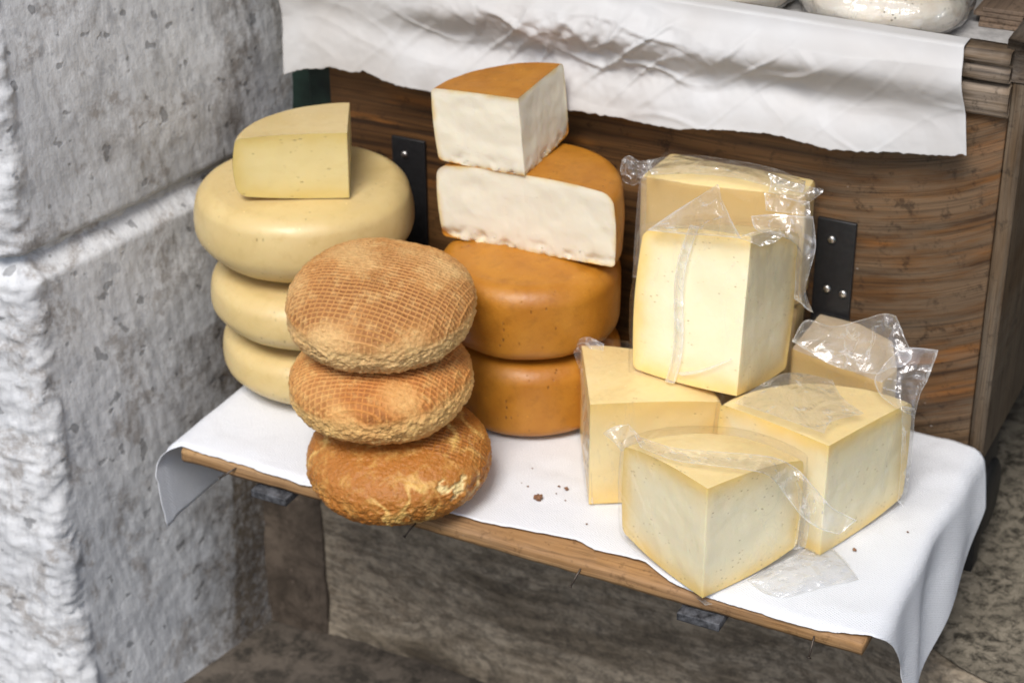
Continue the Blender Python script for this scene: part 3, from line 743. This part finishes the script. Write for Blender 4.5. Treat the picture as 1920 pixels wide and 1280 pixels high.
P2=wedge('wrapped_cheese_wedge',(.1500,.1450,.1230,.1505,.1140,3.0403,1.4666,-.265,-.055),CRM_R,CRM_P,'tall plastic wrapped cream cheese wedge set on top of the other wrapped pieces','cheese',GP,FILM,seed=14,k=dict(dt=.010,db=.005,rt=.008,rb=.006,bulge=.005))
# blocks cut from a bigger wheel: rounded polygon prism
def block(foot,zb,h,label,seed,paste,rind,film=True,rr=.006,top=.004):
    n=len(foot); cx=sum(p[0] for p in foot)/n; cy=sum(p[1] for p in foot)/n
    root=empty('wrapped_cheese_block',(cx,cy,zb),label,'cheese',GP)
    path=[]
    for i in range(n):
        a=Vector(foot[i]);b=Vector(foot[(i+1)%n]); 
        for q in range(26): path.append(a.lerp(b,q/26))
    m=len(path)
    sm=path
    for _ in range(2): sm=[(sm[i-1]+sm[i]*2+sm[(i+1)%m])/4 for i in range(m)]
    rings=[(0.9,0),(1,.006)]+[(1,.006+(h-.012)*k/20) for k in range(1,20)]+[(1,h-.006),(.992,h-.002),(.975,h)]
    def build(scale,zo,nz,dis,sd):
        V=[];rd=[]
        for p in sm:
            for (k,z) in rings:
                q=Vector((cx+(p.x-cx)*k*scale,cy+(p.y-cy)*k*scale,zb+z*nz+zo)); d=Vector((p.x-cx,p.y-cy,0)).normalized()
                V.append(q+d*(FB(q,30,3,sd)*.0006+abs(N(q,40,sd))*dis)); rd.append(min(z,h-z)+.001)
        return V,rd
    V,rd=build(1,0,1,0,seed); mesh('paste',V,grid_faces(m,len(rings),True),paste,root,True,{'rd':rd})
    V=[]
    for p in sm:
        for k in range(9):
            f=.975*k/8; q=Vector((cx+(p.x-cx)*f,cy+(p.y-cy)*f,zb+h+top*(1-(k/8)**2))); V.append(q+Vector((0,0,FB(q,30,3,seed)*.0006)))
    mesh('rind',V,grid_faces(m,9,True,0,True),rind,root,True)
    if film:
        V,_=build(1.025,-.0005,1.015,.0022,seed+3); o=len(V)
        for p in sm:
            for k in range(9):
                f=1.0*k/8; q=Vector((cx+(p.x-cx)*f,cy+(p.y-cy)*f,zb+h*1.015+top*(1-(k/8)**2)+.0012)); V.append(q+Vector((0,0,abs(N(q,45,seed))*.004)))
        F2=grid_faces(m,len(rings),True)+grid_faces(m,9,True,o,True)
        mesh('plastic_wrap',V,F2,FILM,root,True,{'ed':[0]*len(V)})
    return root
zt=.262
a=onz(1298,340,zt); l=onz(1200,325,zt-.001); r=onz(1512,362,zt)
P1=block([(a.x,a.y),(r.x,r.y),(r.x-.004,.349),(l.x+.004,.349),(l.x,l.y)],.136,zt-.136-.004,'plastic wrapped tan cheese block at the back against the cabinet, above the other wrapped pieces',15,TAN_P,CRM_R)
P0=block([(a.x-.005,a.y+.004),(r.x-.004,r.y+.006),(r.x-.006,.348),(l.x+.002,.348),(l.x-.006,l.y+.006)],.004,.128,'plastic wrapped cheese block mostly hidden behind the tall wedge, under the tan block',16,TAN_P,CRM_R)
zt4=.118
b0=onz(1480,645,zt4); b1=onz(1655,712,zt4)
P4=block([(.159,b0.y-.002),(b1.x,b1.y),(b1.x+.006,b1.y+.03),(.245,.325),(.205,.346),(.160,.349)],.004,zt4-.008,'plastic wrapped tan cheese block behind the far right wedge, its bag peaked',17,TAN_P,mat_rind('pinkish_tan_rind',(.55,.42,.27),(.66,.56,.40),(.45,.30,.17),.4,.2,1.3,.1))

# loose film of the bags
def wrap(name,ctrl,par,**k): return sheet(name,ctrl,k.pop('mat',FILM2),par,**k)
# P2: peaked bag end on top, side gusset, vertical seam
wrap('bag_flap',[[Y(1213,432,.175),Y(1288,440,.172),Y(1335,442,.17),Y(1390,447,.168)],
                 [Y(1262,398,.18),Y(1308,402,.172),Y(1340,400,.165),Y(1375,420,.17)],
                 [Y(1320,362,.19),Y(1335,360,.186),Y(1345,362,.182),Y(1352,372,.182)],
                 [Y(1343,347,.192),Y(1344,346,.191),Y(1346,346,.190),Y(1347,347,.189)]],P2,amp=.0012,sc_=30,seed=1,lin=True)
wrap('bag_flap',[[Y(1408,405,.20),Y(1450,402,.21),Y(1500,405,.215),Y(1524,406,.215)],
                 [Y(1420,432,.19),Y(1465,432,.20),Y(1505,440,.21),Y(1529,462,.212)],
                 [Y(1488,452,.19),Y(1500,470,.20),Y(1512,490,.205),Y(1519,505,.205)],
                 [Y(1492,500,.19),Y(1500,520,.195),Y(1506,535,.20),Y(1510,545,.20)],
                 [Y(1488,560,.19),Y(1500,568,.195),Y(1512,580,.20),Y(1524,586,.20)]],P2,amp=.0022,sc_=28,seed=2)
wrap('bag_flap',[[Y(1380,446,.172),Y(1410,436,.178),Y(1440,430,.185)],[Y(1400,452,.168),Y(1430,446,.173),Y(1462,437,.178)],[Y(1425,462,.166),Y(1450,455,.170),Y(1472,440,.175)]],P2,amp=.003,sc_=60,seed=3)
# vertical seam running down the left cut face of P2
Mx=xf((.1500,.1450,.1230),-.265,-.055)
def onface(s,z,off=.004):
    a=3.0403; return Mx@(Vector((s*math.cos(a),s*math.sin(a),z))+Vector((-math.sin(a),math.cos(a),0))*off)
rows=[]
for k in range(9):
    z=.153-.152*k/8; s0=.050+.006*math.sin(k*.7)+.002*k; rows.append([onface(s0+.010,z,.0052),onface(s0+.005,z,.0066),onface(s0,z,.0052)])
wrap('bag_seam',rows,P2,amp=.0006,sc_=50,seed=4,nu=50,nv=6,edge=1.0)
wrap('bag_crease',[[onface(.060,.012,.005),onface(.055,.010,.006)],[onface(.035,.020,.0056),onface(.034,.018,.006)],[onface(.006,.036,.005),onface(.006,.0345,.005)]],P2,amp=.0002,seed=4,nu=16,nv=3)
# P1: crumpled bag neck at its left, welt across the top, tail at the right
wrap('bag_flap',[[Y(1166,300,.285),Y(1178,293,.288),Y(1200,302,.29),Y(1226,300,.295)],
                 [Y(1163,322,.28),Y(1180,318,.276),Y(1196,322,.282),Y(1215,318,.285)],
                 [Y(1170,342,.28),Y(1186,348,.278),Y(1203,340,.28),Y(1212,335,.284)]],P1,amp=.006,sc_=85,seed=5)
zz=zt+.006
wrap('bag_flap',[[Z(1212,300,zz),Z(1290,291,zz),Z(1370,300,zz),Z(1450,316,zz),Z(1510,340,zz)],
                 [Z(1215,316,zz+.002),Z(1295,308,zz+.003),Z(1375,318,zz+.003),Z(1450,340,zz+.003),Z(1508,352,zz+.002)],
                 [Z(1222,328,zz),Z(1297,326,zz),Z(1380,334,zz),Z(1450,352,zz),Z(1505,362,zz)]],P1,amp=.0035,sc_=55,seed=6)
wrap('bag_flap',[[Y(1440,325,.30),Y(1445,345,.295),Y(1440,360,.29)],[Y(1490,343,.30),Y(1492,358,.295),Y(1492,378,.29)],[Y(1543,356,.30),Y(1540,362,.298),Y(1510,385,.295)]],P1,amp=.003,sc_=50,seed=7)
wrap('bag_flap',[[Y(1432,362,.28),Y(1480,372,.285),Y(1517,378,.29)],[Y(1436,395,.275),Y(1480,400,.28),Y(1519,405,.285)]],P1,amp=.003,sc_=50,seed=8)
wrap('bag_flap',[[Y(1200,330,.283),Y(1212,335,.281)],[Y(1192,420,.275),Y(1210,425,.275)],[Y(1186,520,.27),Y(1205,520,.27)]],P1,amp=.002,sc_=30,seed=9)
# P3: folded corner, loose film along its left edge and foot
wrap('bag_flap',[[Y(1082,637,.19),Y(1104,632,.19),Y(1132,645,.188)],[Y(1075,655,.188),Y(1100,655,.184),Y(1128,662,.184)],[Y(1086,690,.183),Y(1094,680,.181),Y(1104,668,.18)]],P3,amp=.002,sc_=40,seed=10)
wrap('bag_flap',[[Y(1088,690,.175),Y(1098,692,.17)],[Y(1094,800,.11),Y(1106,800,.095)],[Y(1090,860,.095),Y(1107,860,.085)],[Y(1100,930,.085),Y(1112,945,.08)]],P3,amp=.002,sc_=30,seed=11)
# P4: shiny bag peak
zz=zt4+.004
wrap('bag_flap',[[Y(1484,640,.25),Y(1510,600,.27),Y(1560,612,.268),Y(1612,600,.262),Y(1655,588,.255),Y(1680,592,.25)],
                 [Y(1510,655,.242),Y(1548,645,.248),Y(1590,640,.25),Y(1628,622,.252),Y(1672,612,.245),Y(1700,640,.24)],
                 [Y(1550,680,.236),Y(1584,675,.24),Y(1615,668,.243),Y(1638,652,.246),Y(1668,650,.235),Y(1708,672,.232)],
                 [Y(1585,693,.23),Y(1612,697,.232),Y(1634,700,.232),Y(1648,700,.232),Y(1668,690,.226),Y(1690,688,.225)]],P4,amp=.005,sc_=38,seed=13)
# P5: bag mouth rising at the back right corner, then down its right edge
wrap('bag_flap',[[Y(1640,706,.205),Y(1668,672,.21),Y(1700,652,.215),Y(1759,656,.215)],
                 [Y(1640,722,.20),Y(1672,700,.20),Y(1702,690,.205),Y(1742,705,.21)],
                 [Y(1655,745,.19),Y(1682,735,.19),Y(1705,735,.20),Y(1724,740,.205)],
                 [Y(1690,770,.18),Y(1700,775,.18),Y(1708,778,.19),Y(1714,785,.195)]],P5,amp=.003,sc_=42,seed=14)
wrap('bag_flap',[[Y(1690,760,.18),Y(1714,765,.19)],[Y(1690,820,.178),Y(1712,820,.185)],[Y(1688,880,.175),Y(1706,880,.18)],[Y(1683,940,.17),Y(1695,950,.172)]],P5,amp=.003,sc_=30,seed=15)
zz=.134
wrap('bag_flap',[[Z(1375,755,zz-.004),Z(1470,700,zz),Z(1560,712,zz)],[Z(1440,775,zz),Z(1500,735,zz+.003),Z(1580,745,zz+.002)],[Z(1545,812,zz),Z(1560,790,zz+.002),Z(1620,775,zz)]],P5,amp=.0015,sc_=32,seed=16,edge=.35)
# P6: corner ear, welt across the top, twisted tail over the neighbour
zz=.126
wrap('bag_flap',[[Y(1130,812,.06),Y(1150,800,.062),Y(1178,795,.065)],[Y(1148,826,.055),Y(1170,820,.055),Y(1196,814,.055)],[Y(1165,845,.05),Y(1186,840,.048),Y(1212,834,.046)]],P6,amp=.003,sc_=50,seed=18)
wrap('bag_flap',[[Z(1190,815,zz-.004),Z(1200,838,zz-.003)],[Z(1260,838,zz+.002),Z(1262,862,zz)],[Z(1330,845,zz+.004),Z(1332,872,zz+.003)],[Z(1400,850,zz+.005),Z(1396,880,zz+.003)],[Z(1455,858,zz+.004),Z(1442,892,zz+.003)],
                 [Y(1497,880,.060),Y(1470,925,.055)],[Y(1528,915,.050),Y(1500,965,.045)],[Y(1560,950,.042),Y(1535,990,.036)],[Y(1607,975,.034),Y(1572,1001,.028)]],P6,amp=.0035,sc_=48,seed=19,nu=90,nv=14)
wrap('bag_flap',[[Y(1492,900,.07),Y(1518,950,.068)],[Y(1498,960,.068),Y(1516,990,.066)],[Y(1488,1030,.07),Y(1510,1025,.068)]],P6,amp=.002,sc_=35,seed=20)
wrap('bag_flap',[[Z(1400,1085,.006),Z(1470,1050,.008),Z(1540,1010,.006)],[Z(1430,1110,.0055),Z(1510,1085,.010),Z(1580,1045,.006)],[Z(1470,1120,.005),Z(1540,1100,.0055),Z(1610,1085,.005)]],P6,amp=.004,sc_=55,seed=21)
wrap('bag_flap',[[Y(1252,1062,.03),Y(1262,1070,.028)],[Y(1290,1105,.01),Y(1300,1112,.008)],[Y(1322,1134,-.012),Y(1336,1132,-.010)]],P6,amp=.0005,sc_=35,seed=22,nu=20,nv=4)

# ------------------------------------------------------------------ paper over the tray rim
rim=[(548,-40),(700,-26),(900,-12),(1100,0),(1240,14),(1400,32),(1560,52),(1700,68),(1811,81)]
bot=[(549,133),(562,128),(586,121),(600,123),(618,122),(636,119),(652,124),(672,129),(689,128),(694,125),(716,136),(752,150),(800,159),(850,168),(930,178),(1000,188),(1040,194),(1100,199),(1180,211),(1220,220),(1280,231),(1330,230),(1380,232),(1460,239),(1500,250),(1570,270),(1640,276),(1700,282),(1760,285),(1795,284),(1800,281),(1808,283)]
V=[];nu,nv=420,120; zr=.4195
for i in range(nu+1):
    px=548+(1811-548)*i/nu
    f=i/nu; x0=-.4560+(.2795+.4560)*f
    bp=ony(px,interp(bot,px),CY-.016); x1=bp.x; zb=bp.z
    if f>.97: x1+=.004*(f-.97)/.03
    for j in range(nv+1):
        w=j/nv
        if w<.12:   # lying on the rim, going back into the tray
            d=(.12-w)/.12; p=Vector((x0,CY-.013+.016*d,zr+.0012))
        else:
            q=(w-.12)/.88; x=x0+(x1-x0)*q; z=zr+.001+(zb-zr)*q+FB((x1,0,0),200,3,2)*.0014*max(0,(q-.93)/.07); p=Vector((x,CY-.019,z))
            amp=min(1,q/.18)
            # the sheet bellies out over the rim, tucks in below it and kicks out again at the torn edge
            fx=max(0,min(1,(x+.36)/.12))*max(0,min(1,(.235-x)/.07)); fx=fx*fx*(3-2*fx)
            q1=.30+.06*N((x,0,0),9,3); q2=.62+.05*N((x,0,0),7,6)
            belly=.016*math.exp(-((q-q1)/.17)**2)-.010*math.exp(-((q-q2)/.16)**2)+.006*q*q
            c=belly*(.35+.65*fx)+.006*q
            c+=FB((x,0,z*1.6),7,2,4)*.006
            cr1=1-abs(N((x*.7+z*.5,z*1.3,0),17,2))*5.5; cr2=1-abs(N((x-z*.9,z*.5,3),24,8))*6
            loc_=math.exp(-((x+.10)/.13)**2)*math.exp(-((z-.37)/.045)**2)
            loc2=math.exp(-((x-.09)/.06)**2)*math.exp(-((z-.375)/.02)**2)
            c+=max(0,cr1)*.0016*(.35+3*loc_+2*loc2)+max(0,cr2)*.0014*(.3+3.2*loc_+1.5*loc2)
            c+=FB((x,0,z),38,3,9)*.0022*(.3+2.5*loc_)
            p.y-=max(-.002,c*amp+.004*amp)
        V.append(p)
pp=mesh('paper_sheet',V,grid_faces(nu+1,nv+1),PAPER,None,True,None,(0,CY,.43))
tag(pp,'crumpled white paper sheet with a torn lower edge hanging over the cabinet rim','paper')
m=pp.modifiers.new('t','SOLIDIFY'); m.thickness=.0003

# ------------------------------------------------------------------ things in the tray
HERB=None
t=NT('herb_cheese'); v=t.loc(); c=t.mix(t.ramp(t.noise(v,30,4),[(.3,0),(.7,1)]),(.86,.82,.72),(.76,.66,.52))
sp=t.math('MULTIPLY',t.ramp(t.vor(v,190),[(.14,1),(.24,0)]),t.ramp(t.noise(v,55,3),[(.5,0),(.58,1)])); c=t.mix(t.math('MULTIPLY',sp,.85),c,(.10,.08,.03))
t.bsdf(c,.5,t.bump(t.noise(v,60,4,.7),.5,.002),.4,.2,(.006,.004,.002)); HERB=t.m
def herb(c,R,h,seed,label,sx=1):
    root=empty('wrapped_herb_cheese',c,label,'cheese','herb speckled cheeses in the tray')
    def sh(Rr,hh,amp,s2):
        pr=rprof(Rr,hh,dt=.004,db=.001,rt=.016,rb=.014,bulge=.006); V=[]
        for i in range(72):
            a=2*math.pi*i/72
            for s,z in pr:
                p=Vector((s*math.cos(a)*sx,s*math.sin(a),z)); k=FB(p,22,3,seed)*.003+(abs(N(p,55,s2))+abs(N(p,110,s2)))*amp
                V.append(Vector(c)+p+Vector((math.cos(a),math.sin(a),.5 if z>hh/2 else 0))*k*min(1,s/.02))
        return V,grid_faces(72,len(pr),True,0,True)
    V,Fc=sh(R,h,0,0); mesh('cheese_body',V,Fc,HERB,root)
    V,Fc=sh(R+.0015,h+.002,.005,seed+2); mesh('plastic_wrap',V,Fc,FILM2,root,True,{'ed':[0]*len(V)})
e=onz(1790,70,TRAYZ); w_=onz(1475,40,TRAYZ)
cx=(.0925+.252)/2
herb((cx,.365+.081,TRAYZ+.001),.080,.046,41,'large herb speckled cheese in crumpled plastic at the right end of the tray')
herb((cx-.168,.365+.070,TRAYZ+.001),.078,.046,52,'herb speckled cheese in plastic left of the larger one in the tray')
wheel('pale_cheese_disc',(cx+.004,.446,TRAYZ+.0475),.060,.03,YEL_R,'pale smooth cheese disc lying on the large herb speckled cheese','cheese',seed=9,dt=.003,db=.003,rt=.01,rb=.01,bulge=.002)
for k,(dx,dy,rz) in enumerate(((0,0,.04),(.002,.003,.02),(-.003,.004,.0),(0.002,.006,.03))):
    mb=MB(); mb.box(-.024,.024,-.10,.10,0,.004,.0006)
    M_=Matrix.Translation((.281+dx,.565+dy,TRAYZ+.0005+.0045*k))@Matrix.Rotation(rz,4,'Z')
    mb.v=[M_@v_ for v_ in mb.v]
    o=mb.build('brown_board',BROWNB,None,False,(.281+dx,.565+dy,TRAYZ+.0045*k))
    tag(o,('lowest','second lowest','second highest','topmost')[k]+' thin brown board in the little stack at the right of the tray','board','thin brown boards stacked in the tray')

# crumbs on the cloth
cr_=[(1010,935,.0042),(1062,917,.0022),(1048,912,.0012),(990,912,.001),(998,878,.0008),(1060,938,.0008),(1100,982,.0010),(1602,1031,.0018),(1702,997,.0010),(1043,925,.0007),(978,905,.0006)]
for i,(px,py,r) in enumerate(cr_):
    p=onz(px,py,.005); p.z=.0048+r*.5
    o=MB().blob(p,r,i*3.1,12,(1.1,.8,.75)).build('crumb',CRUMB,None,True,p)
    if i==0: tag(o,'largest brown crumb on the white cloth right of the crusty pile','crumb','crumbs on the white cloth')
    else: tag(o,'tiny dark crumb lying on the white cloth','crumb','crumbs on the white cloth')

# ------------------------------------------------------------------ light
w=bpy.data.worlds.new('World'); sc.world=w; w.use_nodes=True; nt=w.node_tree
sky=nt.nodes.new('ShaderNodeTexSky'); sky.sky_type='NISHITA'; sky.sun_disc=False; sky.dust_density=2.5; sky.ozone_density=1; sky.air_density=1
az_el=(Vector((.14,-1.0,1.38)).normalized())
el=math.asin(az_el.z); sky.sun_elevation=el; sky.sun_rotation=math.atan2(az_el.x,az_el.y)
bg=nt.nodes['Background']; nt.links.new(sky.outputs[0],bg.inputs[0]); bg.inputs[1].default_value=.078
sl=bpy.data.lights.new('sun','SUN'); sl.energy=1.5; sl.angle=R_(22); sl.color=(1,.975,.94)
so=bpy.data.objects.new('sun',sl); COL.objects.link(so); so.rotation_euler=(-az_el).to_track_quat('-Z','Y').to_euler(); so.location=az_el*5
vs=sc.view_settings; vs.view_transform='Standard'; vs.look='None'; vs.exposure=.93; vs.gamma=1
sc.cycles.transparent_max_bounces=24; sc.cycles.max_bounces=8; sc.cycles.caustics_reflective=False; sc.cycles.caustics_refractive=False
sc.cycles.use_denoising=True
